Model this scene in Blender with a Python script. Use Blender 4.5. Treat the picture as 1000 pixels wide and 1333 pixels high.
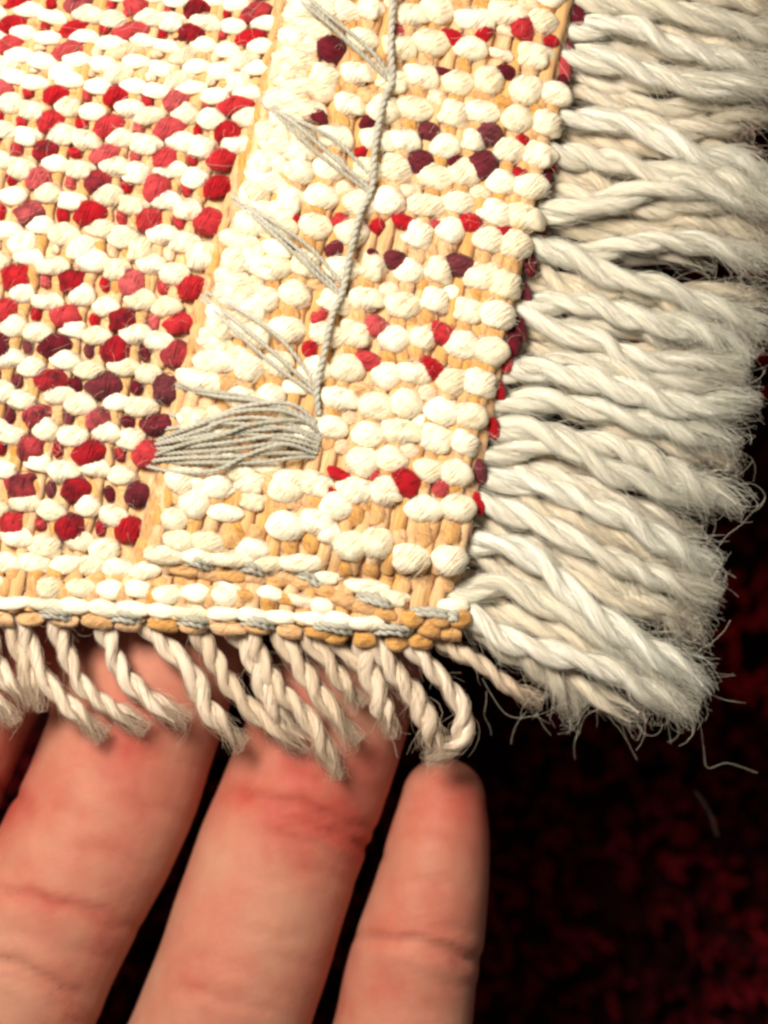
import bpy, math, random
import numpy as np
from mathutils import Vector, Matrix

# ------------------------------------------------------------------ reset
for o in list(bpy.data.objects):
    bpy.data.objects.remove(o)
rng = np.random.default_rng(7)
random.seed(7)
scene = bpy.context.scene
COL = scene.collection
R = math.radians

# ------------------------------------------------------------------ camera, world, lamps, exposure
D = 0.220                     # lens to cloth, metres
S = 0.075e-3                  # metres per photo pixel on the cloth plane
cam_data = bpy.data.cameras.new('camera')
cam = bpy.data.objects.new('camera', cam_data)
COL.objects.link(cam)
cam.location = (0, 0, D)
cam.rotation_euler = (0, 0, 0)          # looking straight down at the hand and the carpet
cam_data.sensor_fit = 'VERTICAL'
cam_data.sensor_height = 24
cam_data.lens = 24 * D / (1333 * S)
cam_data.clip_start = 0.005
cam_data.clip_end = 20
cam_data.dof.use_dof = True
cam_data.dof.focus_distance = D - 0.0015
cam_data.dof.aperture_fstop = 10.0
scene.camera = cam

world = bpy.data.worlds.new('World')
scene.world = world
world.use_nodes = True
bg = world.node_tree.nodes['Background']
bg.inputs['Color'].default_value = (1.0, 0.88, 0.76, 1)
bg.inputs['Strength'].default_value = 0.16

def area_lamp(name, loc, target, size, power, col, spread=180):
    l = bpy.data.lights.new(name, 'AREA')
    l.shape = 'DISK'
    l.size = size
    l.energy = power
    l.color = col
    l.spread = R(spread)
    o = bpy.data.objects.new(name, l)
    COL.objects.link(o)
    o.location = loc
    d = Vector(target) - Vector(loc)
    o.rotation_euler = d.to_track_quat('-Z', 'Y').to_euler()
    return o
area_lamp('lamp', (-0.070, 0.078, 0.185), (-0.012, 0.006, 0), 0.08, 0.50, (1.0, 0.90, 0.76), 130)

scene.view_settings.view_transform = 'Standard'
scene.view_settings.look = 'None'
scene.view_settings.exposure = 0.0
scene.view_settings.gamma = 1.0
scene.view_settings.use_curve_mapping = False
scene.render.engine = 'CYCLES'
scene.cycles.filter_width = 2.8
scene.render.resolution_x = 768
scene.render.resolution_y = 1024

# ------------------------------------------------------------------ helpers
def Wp(px, py, z=0.0):
    """photo pixel + height in mm -> metres"""
    z = np.asarray(z, float) * 1e-3
    k = (D - z) / D
    x = (np.asarray(px, float) - 500) * S * k
    y = (666.5 - np.asarray(py, float)) * S * k
    return np.stack(np.broadcast_arrays(x, y, z), -1)

def sstep(a, b, x):
    t = np.clip((np.asarray(x, float) - a) / (b - a), 0, 1)
    return t * t * (3 - 2 * t)

def new_obj(name, verts, faces, mat, parent=None, smooth=True, attrs=None):
    me = bpy.data.meshes.new(name)
    verts = np.asarray(verts, np.float32)
    faces = np.asarray(faces, np.int32)
    n, k = faces.shape
    me.vertices.add(len(verts))
    me.vertices.foreach_set('co', verts.ravel())
    me.loops.add(n * k)
    me.loops.foreach_set('vertex_index', faces.ravel())
    me.polygons.add(n)
    me.polygons.foreach_set('loop_start', np.arange(0, n * k, k, dtype=np.int32))
    me.polygons.foreach_set('loop_total', np.full(n, k, np.int32))
    if smooth:
        me.polygons.foreach_set('use_smooth', np.ones(n, bool))
    for an, av in (attrs or {}).items():
        av = np.asarray(av, np.float32)
        if av.ndim == 1:
            a = me.attributes.new(an, 'FLOAT', 'POINT')
            a.data.foreach_set('value', av)
        else:
            a = me.attributes.new(an, 'FLOAT_VECTOR', 'POINT')
            a.data.foreach_set('vector', av.ravel())
    me.update(calc_edges=True)
    me.validate()
    if mat:
        me.materials.append(mat)
    o = bpy.data.objects.new(name, me)
    COL.objects.link(o)
    if parent:
        o.parent = parent
    return o

def link_mesh(name, me, parent):
    o = bpy.data.objects.new(name, me)
    COL.objects.link(o)
    o.parent = parent
    return o

def empty(name, loc=(0, 0, 0), parent=None):
    o = bpy.data.objects.new(name, None)
    o.empty_display_size = 0.005
    COL.objects.link(o)
    o.location = loc
    if parent:
        o.parent = parent
    return o

def frames(P):
    """P (N,K,3) -> tangent, normal, binormal"""
    T = np.gradient(P, axis=1)
    T /= np.linalg.norm(T, axis=-1, keepdims=True) + 1e-12
    ref = np.zeros_like(T); ref[..., 2] = 1.0
    bad = np.abs(T[..., 2]) > 0.95
    ref[bad] = (1, 0, 0)
    B = np.cross(T, ref); B /= np.linalg.norm(B, axis=-1, keepdims=True) + 1e-12
    Nn = np.cross(B, T)
    return T, Nn, B

def tubes(P, rad, sides, shade=None, useed=None, cap=True):
    """P (N,K,3), rad (N,K) -> verts, quad faces, attr(N..,3) [along, cos, sin]"""
    N, K, _ = P.shape
    T, Nn, B = frames(P)
    a = np.linspace(0, 2 * np.pi, sides, endpoint=False)
    ca, sa = np.cos(a), np.sin(a)
    V = P[:, :, None, :] + rad[:, :, None, None] * (Nn[:, :, None, :] * ca[None, None, :, None] + B[:, :, None, :] * sa[None, None, :, None])
    seg = np.linalg.norm(np.diff(P, axis=1), axis=-1)
    s = np.concatenate([np.zeros((N, 1)), np.cumsum(seg, 1)], 1)
    if useed is None:
        useed = rng.uniform(0, 1, N)
    A = np.empty(V.shape)
    A[..., 0] = (s + useed[:, None])[:, :, None]
    A[..., 1] = ca[None, None, :]
    A[..., 2] = sa[None, None, :]
    i = np.arange(N)[:, None, None] * K * sides
    j = np.arange(K - 1)[None, :, None] * sides
    k = np.arange(sides)[None, None, :]
    k2 = (k + 1) % sides
    F = np.stack(np.broadcast_arrays(i + j + k, i + j + k2, i + j + sides + k2, i + j + sides + k), -1).reshape(-1, 4)
    return V.reshape(-1, 3), F, A.reshape(-1, 3)

class Bag:
    def __init__(self): self.v = []; self.f = []; self.a = []; self.c = []; self.n = 0; self.m = []
    def add(self, V, F, A=None, c=0.0, mi=0):
        self.v.append(V); self.f.append(F + self.n)
        self.a.append(np.zeros_like(V) if A is None else A)
        self.c.append(np.broadcast_to(np.asarray(c, float), (len(V),)))
        self.n += len(V)
        self.m.append(np.full(len(F), mi, np.int32))
    def build(self, name, mat, parent=None, smooth=True):
        mats = mat if isinstance(mat, list) else [mat]
        o = new_obj(name, np.concatenate(self.v), np.concatenate(self.f), mats[0], parent, smooth,
                    {'yarn': np.concatenate(self.a), 'tone': np.concatenate(self.c)})
        if len(mats) > 1:
            for m in mats[1:]: o.data.materials.append(m)
            o.data.polygons.foreach_set('material_index', np.concatenate(self.m))
        return o

def catmull(pts, n):
    pts = np.asarray(pts, float)
    P = np.vstack([2 * pts[0] - pts[1], pts, 2 * pts[-1] - pts[-2]])
    m = len(pts) - 1
    out = []
    for t in np.linspace(0, m, max(200, n)):
        i = min(int(t), m - 1); u = t - i
        p0, p1, p2, p3 = P[i:i + 4]
        out.append(0.5 * (2 * p1 + (p2 - p0) * u + (2 * p0 - 5 * p1 + 4 * p2 - p3) * u * u + (3 * p1 - p0 - 3 * p2 + p3) * u ** 3))
    out = np.array(out)
    s = np.concatenate([[0], np.cumsum(np.linalg.norm(np.diff(out, axis=0), axis=1))])
    q = np.linspace(0, s[-1], n)
    return np.stack([np.interp(q, s, out[:, i]) for i in range(out.shape[1])], 1), s[-1]

def wob(n, amp, k=5):
    """smooth random wander of n samples"""
    x = np.linspace(0, 1, n)
    y = np.zeros(n)
    for f in range(1, k + 1):
        y += rng.normal() * np.sin(2 * np.pi * (f * x * 0.5 + rng.uniform())) / f
    return amp * y

# ------------------------------------------------------------------ materials
def base_mat(name):
    m = bpy.data.materials.new(name); m.use_nodes = True
    nt = m.node_tree
    return m, nt, nt.nodes['Principled BSDF']

def wool(name, dark, light, space='object', scale=(600, 3200, 3200), rough=0.85, bump=0.35, sheen=0.25, sss=0.0, use_tone=False, tone_col=None, rand=0.18):
    m, nt, p = base_mat(name)
    N, L = nt.nodes, nt.links
    if space == 'object':
        src = N.new('ShaderNodeTexCoord').outputs['Object']
        oi = N.new('ShaderNodeObjectInfo')
        ad = N.new('ShaderNodeVectorMath'); ad.operation = 'ADD'
        cm = N.new('ShaderNodeVectorMath'); cm.operation = 'SCALE'
        cb = N.new('ShaderNodeCombineXYZ')
        for i in range(3): L.new(oi.outputs['Random'], cb.inputs[i])
        L.new(cb.outputs[0], cm.inputs[0]); cm.inputs['Scale'].default_value = 0.5
        L.new(src, ad.inputs[0]); L.new(cm.outputs[0], ad.inputs[1])
        src = ad.outputs[0]
    else:
        src = N.new('ShaderNodeAttribute'); src.attribute_name = 'yarn'; src = src.outputs['Vector']
    mp = N.new('ShaderNodeMapping'); mp.inputs['Scale'].default_value = scale
    if space == 'object': mp.inputs['Rotation'].default_value = (0, 0, R(24))
    L.new(src, mp.inputs['Vector'])
    nz = N.new('ShaderNodeTexNoise'); nz.inputs['Scale'].default_value = 1.0
    nz.inputs['Detail'].default_value = 5; nz.inputs['Roughness'].default_value = 0.65
    L.new(mp.outputs[0], nz.inputs['Vector'])
    rp = N.new('ShaderNodeMapRange'); rp.inputs['From Min'].default_value = 0.32; rp.inputs['From Max'].default_value = 0.68
    L.new(nz.outputs['Fac'], rp.inputs['Value'])
    mx = N.new('ShaderNodeMix'); mx.data_type = 'RGBA'
    mx.inputs['A'].default_value = (*dark, 1); mx.inputs['B'].default_value = (*light, 1)
    L.new(rp.outputs[0], mx.inputs['Factor'])
    out = mx.outputs['Result']
    if use_tone:
        at = N.new('ShaderNodeAttribute'); at.attribute_name = 'tone'
        m2 = N.new('ShaderNodeMix'); m2.data_type = 'RGBA'
        L.new(at.outputs['Fac'], m2.inputs['Factor'])
        L.new(out, m2.inputs['A']); m2.inputs['B'].default_value = (*tone_col, 1)
        out = m2.outputs['Result']
    if rand:
        oi2 = N.new('ShaderNodeObjectInfo')
        hs = N.new('ShaderNodeHueSaturation')
        mr = N.new('ShaderNodeMapRange'); mr.inputs['To Min'].default_value = 1 - rand; mr.inputs['To Max'].default_value = 1 + rand * 0.6
        L.new(oi2.outputs['Random'], mr.inputs['Value']); L.new(mr.outputs[0], hs.inputs['Value'])
        mr2 = N.new('ShaderNodeMapRange'); mr2.inputs['To Min'].default_value = 1.15; mr2.inputs['To Max'].default_value = 0.85
        L.new(oi2.outputs['Random'], mr2.inputs['Value']); L.new(mr2.outputs[0], hs.inputs['Saturation'])
        L.new(out, hs.inputs['Color']); out = hs.outputs['Color']
    L.new(out, p.inputs['Base Color'])
    p.inputs['Roughness'].default_value = rough
    p.inputs['Specular IOR Level'].default_value = 0.25 if sheen > .06 else 0.0
    p.inputs['Sheen Weight'].default_value = sheen
    p.inputs['Sheen Roughness'].default_value = 0.5
    if sss:
        p.inputs['Subsurface Weight'].default_value = sss
        p.inputs['Subsurface Radius'].default_value = (1.0, 0.7, 0.4)
        p.inputs['Subsurface Scale'].default_value = 0.0006
    if bump:
        b = N.new('ShaderNodeBump'); b.inputs['Strength'].default_value = bump; b.inputs['Distance'].default_value = 0.00015
        L.new(nz.outputs['Fac'], b.inputs['Height']); L.new(b.outputs[0], p.inputs['Normal'])
    return m

M = {}
M['cream'] = wool('cream_wool', (0.76, 0.65, 0.45), (0.89, 0.82, 0.65), rand=0.10, sss=0.4)
M['blush'] = wool('blush_wool', (0.70, 0.47, 0.33), (0.84, 0.66, 0.48), rand=0.12)
M['red'] = wool('red_wool', (0.27, 0.006, 0.012), (0.48, 0.014, 0.022), rand=0.2, sheen=0.07)
M['mixed'] = wool('mixed_red_wool', (0.06, 0.003, 0.009), (0.42, 0.012, 0.02), scale=(700, 900, 900), rand=0.25, sheen=0.07)
M['maroon'] = wool('maroon_wool', (0.05, 0.003, 0.009), (0.16, 0.006, 0.016), rand=0.25, sheen=0.07)
M['tan'] = wool('tan_cotton', (0.44, 0.22, 0.075), (0.70, 0.43, 0.19), scale=(350, 4200, 4200), rand=0.10, bump=0.6)
M['tancord'] = wool('tan_warp_cord', (0.47, 0.255, 0.10), (0.74, 0.49, 0.25), space='yarn', scale=(300, 6, 6), rand=0.10, bump=0.6)
M['tanbase'] = wool('tan_ground', (0.48, 0.26, 0.105), (0.76, 0.54, 0.31), scale=(700, 420, 420), rand=0, bump=0.9, sss=0.4)
M['grey'] = wool('grey_thread', (0.27, 0.265, 0.22), (0.52, 0.50, 0.42), space='yarn', scale=(900, 2, 2), rand=0.12, bump=0.3, sheen=0.1)
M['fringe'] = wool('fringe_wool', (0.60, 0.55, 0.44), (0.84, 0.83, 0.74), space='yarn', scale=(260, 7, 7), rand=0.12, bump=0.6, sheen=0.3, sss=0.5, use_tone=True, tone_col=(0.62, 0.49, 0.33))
M['warpend'] = wool('warp_end_wool', (0.54, 0.42, 0.31), (0.73, 0.62, 0.49), space='yarn', scale=(400, 6, 6), rand=0.12, bump=0.5, sheen=0.2)
M['fibre'] = wool('loose_wool_fibre', (0.74, 0.68, 0.54), (0.84, 0.79, 0.66), space='yarn', scale=(60, 1, 1), rand=0, bump=0, sheen=0)
M['pile'] = wool('rug_pile', (0.10, 0.006, 0.012), (0.40, 0.018, 0.026), space='yarn', scale=(90, 1, 1), rand=0, bump=0, use_tone=True, tone_col=(0.03, 0.003, 0.008))
M['carpet'] = wool('carpet_pile', (0.10, 0.005, 0.009), (0.20, 0.009, 0.016), space='yarn', scale=(120, 1, 1), rand=0, bump=0, use_tone=True, tone_col=(0.022, 0.003, 0.005), sheen=0)
M['carpet_red'] = wool('carpet_pile_bright', (0.42, 0.012, 0.016), (0.60, 0.024, 0.028), space='yarn', scale=(120, 1, 1), rand=0, bump=0, sheen=0)
M['carpet_ground'] = wool('carpet_ground', (0.012, 0.003, 0.003), (0.03, 0.004, 0.005), scale=(90, 90, 90), rand=0, bump=0, sheen=0)

def fibre_mat(name, col, tone_col):
    m, nt, p = base_mat(name); N, L = nt.nodes, nt.links
    out = N['Material Output']
    at = N.new('ShaderNodeAttribute'); at.attribute_name = 'tone'
    mx = N.new('ShaderNodeMix'); mx.data_type = 'RGBA'
    mx.inputs['A'].default_value = (*col, 1); mx.inputs['B'].default_value = (*tone_col, 1); L.new(at.outputs['Fac'], mx.inputs['Factor'])
    L.new(mx.outputs['Result'], p.inputs['Base Color']); p.inputs['Roughness'].default_value = .7; p.inputs['Specular IOR Level'].default_value = .2
    tr = N.new('ShaderNodeBsdfTranslucent'); L.new(mx.outputs['Result'], tr.inputs['Color'])
    ms = N.new('ShaderNodeMixShader'); ms.inputs[0].default_value = .42
    L.new(p.outputs[0], ms.inputs[1]); L.new(tr.outputs[0], ms.inputs[2]); L.new(ms.outputs[0], out.inputs['Surface'])
    return m
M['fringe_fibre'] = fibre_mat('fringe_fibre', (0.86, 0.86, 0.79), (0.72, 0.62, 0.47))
M['warp_fibre'] = fibre_mat('warp_end_fibre', (0.74, 0.63, 0.50), (0.6, 0.5, 0.4))

def skin_mat():
    m, nt, p = base_mat('skin')
    N, L = nt.nodes, nt.links
    tc = N.new('ShaderNodeTexCoord')
    def noise(sc, det=4, rough=0.55):
        n = N.new('ShaderNodeTexNoise'); n.inputs['Scale'].default_value = sc
        n.inputs['Detail'].default_value = det; n.inputs['Roughness'].default_value = rough
        L.new(tc.outputs['Object'], n.inputs['Vector']); return n
    n1 = noise(110, 4)
    n2 = noise(420, 5, .7)
    at = N.new('ShaderNodeAttribute'); at.attribute_name = 'tone'     # blood-red pads and joints of the skin itself
    ad = N.new('ShaderNodeMath'); ad.operation = 'MULTIPLY_ADD'
    L.new(n1.outputs['Fac'], ad.inputs[0]); ad.inputs[1].default_value = 1.9; ad.inputs[2].default_value = -0.68
    ad2 = N.new('ShaderNodeMath'); ad2.operation = 'ADD'; ad2.use_clamp = True
    L.new(ad.outputs[0], ad2.inputs[0]); L.new(at.outputs['Fac'], ad2.inputs[1])
    rp = N.new('ShaderNodeValToRGB')
    e = rp.color_ramp.elements
    e[0].position = 0.0; e[0].color = (0.45, 0.215, 0.145, 1)
    e[1].position = 1.0; e[1].color = (0.38, 0.072, 0.052, 1)
    em = rp.color_ramp.elements.new(0.45); em.color = (0.435, 0.160, 0.110, 1)
    L.new(ad2.outputs[0], rp.inputs[0])
    mx = N.new('ShaderNodeMix'); mx.data_type = 'RGBA'; mx.blend_type = 'MULTIPLY'; mx.inputs['Factor'].default_value = 0.38
    L.new(rp.outputs[0], mx.inputs['A'])
    g = N.new('ShaderNodeMapRange'); g.inputs['To Min'].default_value = 0.6; g.inputs['To Max'].default_value = 1.3
    L.new(n2.outputs['Fac'], g.inputs['Value']); L.new(g.outputs[0], mx.inputs['B'])
    L.new(mx.outputs['Result'], p.inputs['Base Color'])
    p.inputs['Roughness'].default_value = 0.62
    p.inputs['Specular IOR Level'].default_value = 0.22
    p.inputs['Subsurface Weight'].default_value = 0.35
    p.inputs['Subsurface Radius'].default_value = (1.0, 0.32, 0.16)
    p.inputs['Subsurface Scale'].default_value = 0.0018
    # fine skin relief: ridges plus pores
    at2 = N.new('ShaderNodeAttribute'); at2.attribute_name = 'yarn'
    wv = N.new('ShaderNodeTexWave'); wv.inputs['Scale'].default_value = 1.0; wv.inputs['Distortion'].default_value = 3.5
    wv.inputs['Detail'].default_value = 2; wv.inputs['Detail Scale'].default_value = 0.4
    mp = N.new('ShaderNodeMapping'); mp.inputs['Scale'].default_value = (300, 60, 60)
    L.new(at2.outputs['Vector'], mp.inputs['Vector']); L.new(mp.outputs[0], wv.inputs['Vector'])
    n3 = noise(2600, 3)
    s = N.new('ShaderNodeMath'); s.operation = 'MULTIPLY_ADD'; s.inputs[1].default_value = 0.10
    L.new(wv.outputs['Fac'], s.inputs[0]); L.new(n3.outputs['Fac'], s.inputs[2])
    b = N.new('ShaderNodeBump'); b.inputs['Strength'].default_value = 0.22; b.inputs['Distance'].default_value = 0.00018
    L.new(s.outputs[0], b.inputs['Height']); L.new(b.outputs[0], p.inputs['Normal'])
    return m
M['skin'] = skin_mat()

# ------------------------------------------------------------------ carpet on the floor (dark red, far below the hand)
CZ = -0.075
gx = 0.9
carpet = new_obj('carpet', [(-gx, -gx, CZ), (gx, -gx, CZ), (gx, gx, CZ), (-gx, gx, CZ)], [(0, 1, 2, 3)], M['carpet_ground'], None, False)
carpet['kind'] = 'structure'
carpet['label'] = 'dark red pile carpet lying far beneath the hand and rug'
def build_carpet():
    pit = 0.0042
    xs = np.arange(-0.105, 0.110, pit); ys = np.arange(-0.125, 0.115, pit)
    X, Y = np.meshgrid(xs, ys); X = X.ravel() + rng.normal(0, pit * .25, X.size); Y = Y.ravel() + rng.normal(0, pit * .25, Y.size)
    n = len(X)
    # soft pattern of dark and red patches woven in the carpet
    pat = np.sin(X * 95 + 1.2) * np.sin(Y * 80 + .4) + .6 * np.sin(X * 210 + Y * 150) + rng.normal(0, .45, n)
    bright = (pat > 1.75) | ((X > 0.0445) & (Y > -0.028) & (pat > -.1))
    per = 5
    for nm, sel, mat in (('pile', ~bright, M['carpet']), ('bright_pile', bright, M['carpet_red'])):
        x = np.repeat(X[sel], per); y = np.repeat(Y[sel], per); pt = np.repeat(pat[sel], per)
        k = len(x); K = 4
        t = np.linspace(0, 1, K)[None, :]
        ang = rng.uniform(0, 2 * np.pi, k); r0 = rng.uniform(0, .0009, k); le = rng.uniform(.0010, .0030, k)
        h = rng.uniform(.005, .0085, k)
        P = np.empty((k, K, 3))
        P[..., 0] = (x + r0 * np.cos(ang))[:, None] + (le * np.cos(ang))[:, None] * t ** 2
        P[..., 1] = (y + r0 * np.sin(ang))[:, None] + (le * np.sin(ang))[:, None] * t ** 2
        P[..., 2] = CZ + h[:, None] * (t * 1.25 - .25 * t ** 3) * .95
        rad = np.broadcast_to(  .00085 * (1 - .5 * t ** 3), (k, K))
        V, F, A = tubes(P, rad, 3)
        b = Bag(); b.add(V, F, A, np.repeat(np.clip(.15 - pt * .45, 0, 1), K * 3))
        o = b.build(nm, mat, carpet)
        o['kind'] = 'stuff'
build_carpet()

# ------------------------------------------------------------------ the cloth surface
def x_edge(y):   # right selvedge of the rug
    return np.interp(y, [-200, 0, 260, 500, 650, 740, 800, 840], [790, 752, 703, 655, 625, 606, 601, 598])
def x_flap(y):   # folded-over flap, its free edge
    return np.interp(y, [-200, 0, 60, 135, 260, 400, 500, 600, 660, 720, 745], [385, 362, 352, 338, 300, 262, 236, 212, 192, 178, 172])
def y_bot(x):
    return np.interp(x, [-200, 0, 60, 300, 480, 600, 700], [800, 806, 810, 822, 832, 826, 815])
def zsurf(px, py):
    px = np.asarray(px, float); py = np.asarray(py, float)
    z = 0.35 * np.sin(px / 170 + .5) * np.cos(py / 210) - 0.9 * sstep(250, -200, px) * sstep(300, -100, py)
    f = sstep(-12, 26, px - x_flap(py)) * (1 - sstep(720, 760, py))
    z = z + 1.55 * f
    z = z + 0.35 * sstep(0, 60, px - x_flap(py)) * (1 - sstep(60, 150, px - x_flap(py))) * (1 - sstep(700, 760, py))
    z = z - 0.9 * sstep(-22, 8, px - x_edge(py))
    hem = sstep(738, 772, py - .05 * (px - 200))
    z = z + .75 * hem * (1 - f)
    z = z - 1.5 * sstep(-18, 10, py - y_bot(px))
    return z

rug = empty('rug', tuple(Wp(480, 760, -4.2)))
rug['label'] = 'cream and red woven rug corner with folded hem and wool fringe, on fingertips'
rug['category'] = 'rug'
bpy.context.view_layer.update()
RUGINV = Matrix.Translation(rug.location).inverted()
def under(o, parent):
    o.parent = parent
    return o
def part(o):
    """parent to the rug, keep world coordinates"""
    o.parent = rug
    o.matrix_parent_inverse = RUGINV
    return o

def sheet(name, fx0, fx1, y0, y1f, drop, thick, nu, nv, mat):
    u = np.linspace(0, 1, nu); v = np.linspace(0, 1, nv)
    U, Vv = np.meshgrid(u, v)
    Y = y0 + (760 - y0) * Vv
    X = fx0(Y) + (fx1(Y) - fx0(Y)) * U
    if y1f is not None:
        Y = y0 + (y1f(X) - y0) * Vv
        X = fx0(Y) + (fx1(Y) - fx0(Y)) * U
    Z = zsurf(X, Y) + drop
    top = Wp(X, Y, Z).reshape(-1, 3); bot = Wp(X, Y, Z - thick).reshape(-1, 3)
    idx = np.arange(nu * nv).reshape(nv, nu)
    F = np.stack([idx[:-1, :-1], idx[1:, :-1], idx[1:, 1:], idx[:-1, 1:]], -1).reshape(-1, 4)
    n = nu * nv
    F2 = F[:, ::-1] + n
    ring = np.concatenate([idx[0, :], idx[1:, -1], idx[-1, -2::-1], idx[-2:0:-1, 0]])
    nx = np.roll(ring, -1)
    F3 = np.stack([ring, nx, nx + n, ring + n], -1)
    return part(new_obj(name, np.vstack([top, bot]), np.vstack([F, F2, F3]), mat))

cloth = sheet('woven_cloth', lambda y: np.full_like(y, -190.), lambda y: x_edge(y) - 6, -190, lambda x: y_bot(x) - 4, -0.55, 1.0, 120, 140, M['tanbase'])
flap = sheet('hem_flap', lambda y: x_flap(y) + 6, lambda y: x_edge(y) - 5, -190, None, -0.45, 0.7, 70, 120, M['tanbase'])
flap['label'] = 'folded-over flap of the rug, sewn down with grey thread'

# ------------------------------------------------------------------ stitches: shared yarn-bump meshes
def bump_mesh(kind, mat, seed):
    r = np.random.default_rng(seed)
    nu, nv = 14, 12
    th = np.linspace(0, np.pi, nu); ph = np.linspace(0, 2 * np.pi, nv, endpoint=False)
    verts = []; faces = []
    ex = 0.72 if kind != 'tan_strand' else 0.34
    lump = r.normal(0, .05, (4, 3)); fr = r.uniform(1, 3, (4, 3)); ps = r.uniform(0, 6, 4)
    for i, t in enumerate(th):
        for j, p in enumerate(ph):
            c = -math.cos(t)
            rr = max(math.sin(t), 0.02) ** ex
            x = c * (1.0 + .05 * math.sin(p * 2 + seed))
            y = rr * math.cos(p); z = rr * math.sin(p)
            # ply twist groove running round the bump
            g = 1 + .055 * math.sin(3 * (p + 2.1 * x) + seed) + .03 * math.sin(7 * p + 5 * x + seed)
            if kind == 'tan_strand': g = 1 + .10 * math.sin(4 * p + .5 * x + seed) + .05 * math.sin(7 * p - x)
            v = np.array([x, y * g, z * g])
            for a in range(4):
                v = v + lump[a] * math.sin(fr[a] @ v + ps[a])
            v[2] -= .32 * x * x              # the ends dive under the next thread
            verts.append(v * .001)
    for i in range(nu - 1):
        for j in range(nv):
            a = i * nv + j; b = i * nv + (j + 1) % nv
            faces.append((a, b, b + nv, a + nv))
    # wool fibres winding over the bump, a few standing off it
    m = 34; K = 7; q = np.linspace(0, 1, K)[None]
    x0 = r.uniform(-.95, .45, m)[:, None]; X = x0 + r.uniform(.35, 1.0, m)[:, None] * q
    p = r.uniform(0, 2 * np.pi, m)[:, None] + (X - x0) * r.uniform(-2.4, -1.2, m)[:, None]
    rr = np.clip(1 - np.abs(X) ** 2.4, .02, 1) ** .5 * r.uniform(1.0, 1.10, m)[:, None]
    rr = rr + (r.random(m) < .3)[:, None] * q ** 2 * r.uniform(.05, .35, m)[:, None]
    P = np.stack([X, rr * np.cos(p), rr * np.sin(p) - .32 * X * X], -1) * .001
    V, F, A = tubes(P, np.full((m, K), .000020), 3)
    nb = len(verts)
    verts = np.vstack([np.array(verts), V]); faces = np.vstack([np.array(faces), F + nb])
    o = new_obj(kind, verts, faces, M[mat])
    me = o.data
    bpy.data.objects.remove(o)
    return me
VAR = {}
NB, NBF = 14 * 12, 13 * 12
NAMES = {'cream': 'cream_stitch', 'blush': 'blush_stitch', 'red': 'red_stitch', 'mixed': 'two_tone_red_stitch', 'maroon': 'maroon_stitch', 'tan': 'tan_strand'}
for k, nm in NAMES.items():
    VAR[k] = [bump_mesh(nm, k, s) for s in range(7)]

items = []     # (size, kind, px, py, z, w, h, rot, depth)
def stitch(kind, px, py, w, h, rot=0.0, dz=0.0, depth=None, jit=1.0):
    px += random.gauss(0, 1.5) * jit; py += random.gauss(0, 1.3) * jit
    w *= random.uniform(.88, 1.12); h *= random.uniform(.88, 1.12)
    rot += random.gauss(0, 5) * jit
    z = float(zsurf(px, py)) + dz + random.gauss(0, .06)
    items.append((kind, px, py, z, w, h, rot, depth if depth else .5 * min(w, h) * .9))

# --- left cloth: plain weave with red knots
ROWS = [(-146, 'c'), (-115, 'r'), (-83, 'r'), (-52, 'c'), (-21, 'r'), (10, 'r'), (42, 'r'), (70, 'p'), (100, 'c'), (130, 'r'), (166, 'r'), (204, 'r'), (242, 'r'), (286, 'r'), (328, 'c'),
        (372, 'r'), (418, 'r'), (460, 'm'), (505, 'm'), (550, 'm'), (592, 'x'), (645, 'm'), (692, 'x'), (738, 'e')]
for j, (yr, ty) in enumerate(ROWS[:-1]):
    pitch = ROWS[j + 1][0] - yr
    for i in range(-6, 4):
        x0 = 172 + 77 * i - .255 * (yr - 372) - (8 * sstep(300, 60, yr))
        def put(kind, ph, fy, w, h, rot=0., dz=0., **kw):
            x = x0 + 77 * ph - .255 * fy * pitch
            y = yr + fy * pitch + .06 * (x - 200)
            if x < -175 or x > x_flap(y) - 9: return
            stitch(kind, x, y, w, h, rot, dz, **kw)
        hh = min(pitch * .86, 38)
        if ty == 'r': k1 = 'red' if random.random() < .8 else 'mixed'; k2 = 'red'
        elif ty == 'm': k1 = 'mixed' if random.random() < .6 else 'maroon'; k2 = 'maroon'
        elif ty == 'x': k1 = 'mixed' if random.random() < .5 else 'red'; k2 = 'mixed'
        elif ty == 'p': k1 = 'blush' if random.random() < .7 else 'red'; k2 = 'blush'
        else: k1 = 'cream'; k2 = 'blush'
        if ty in 'rmx' and yr < 60 and random.random() < .3: k1 = 'mixed'
        put(k1, 0, 0, 41, hh * .90, -14, .16)
        put(k2, .52, 0.02, 15, hh * .55, 0, -.25)
        put('tan', .29, .02, pitch * .62, 14, 86, -.12)
        put('tan', .76, .02, pitch * .62, 14, 86, -.12)
        put('cream', .22, .40, 39, min(27, pitch * .70), 4, .25)
        put('cream', .66, .60, 39, min(27, pitch * .70), 4, .22)

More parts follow.
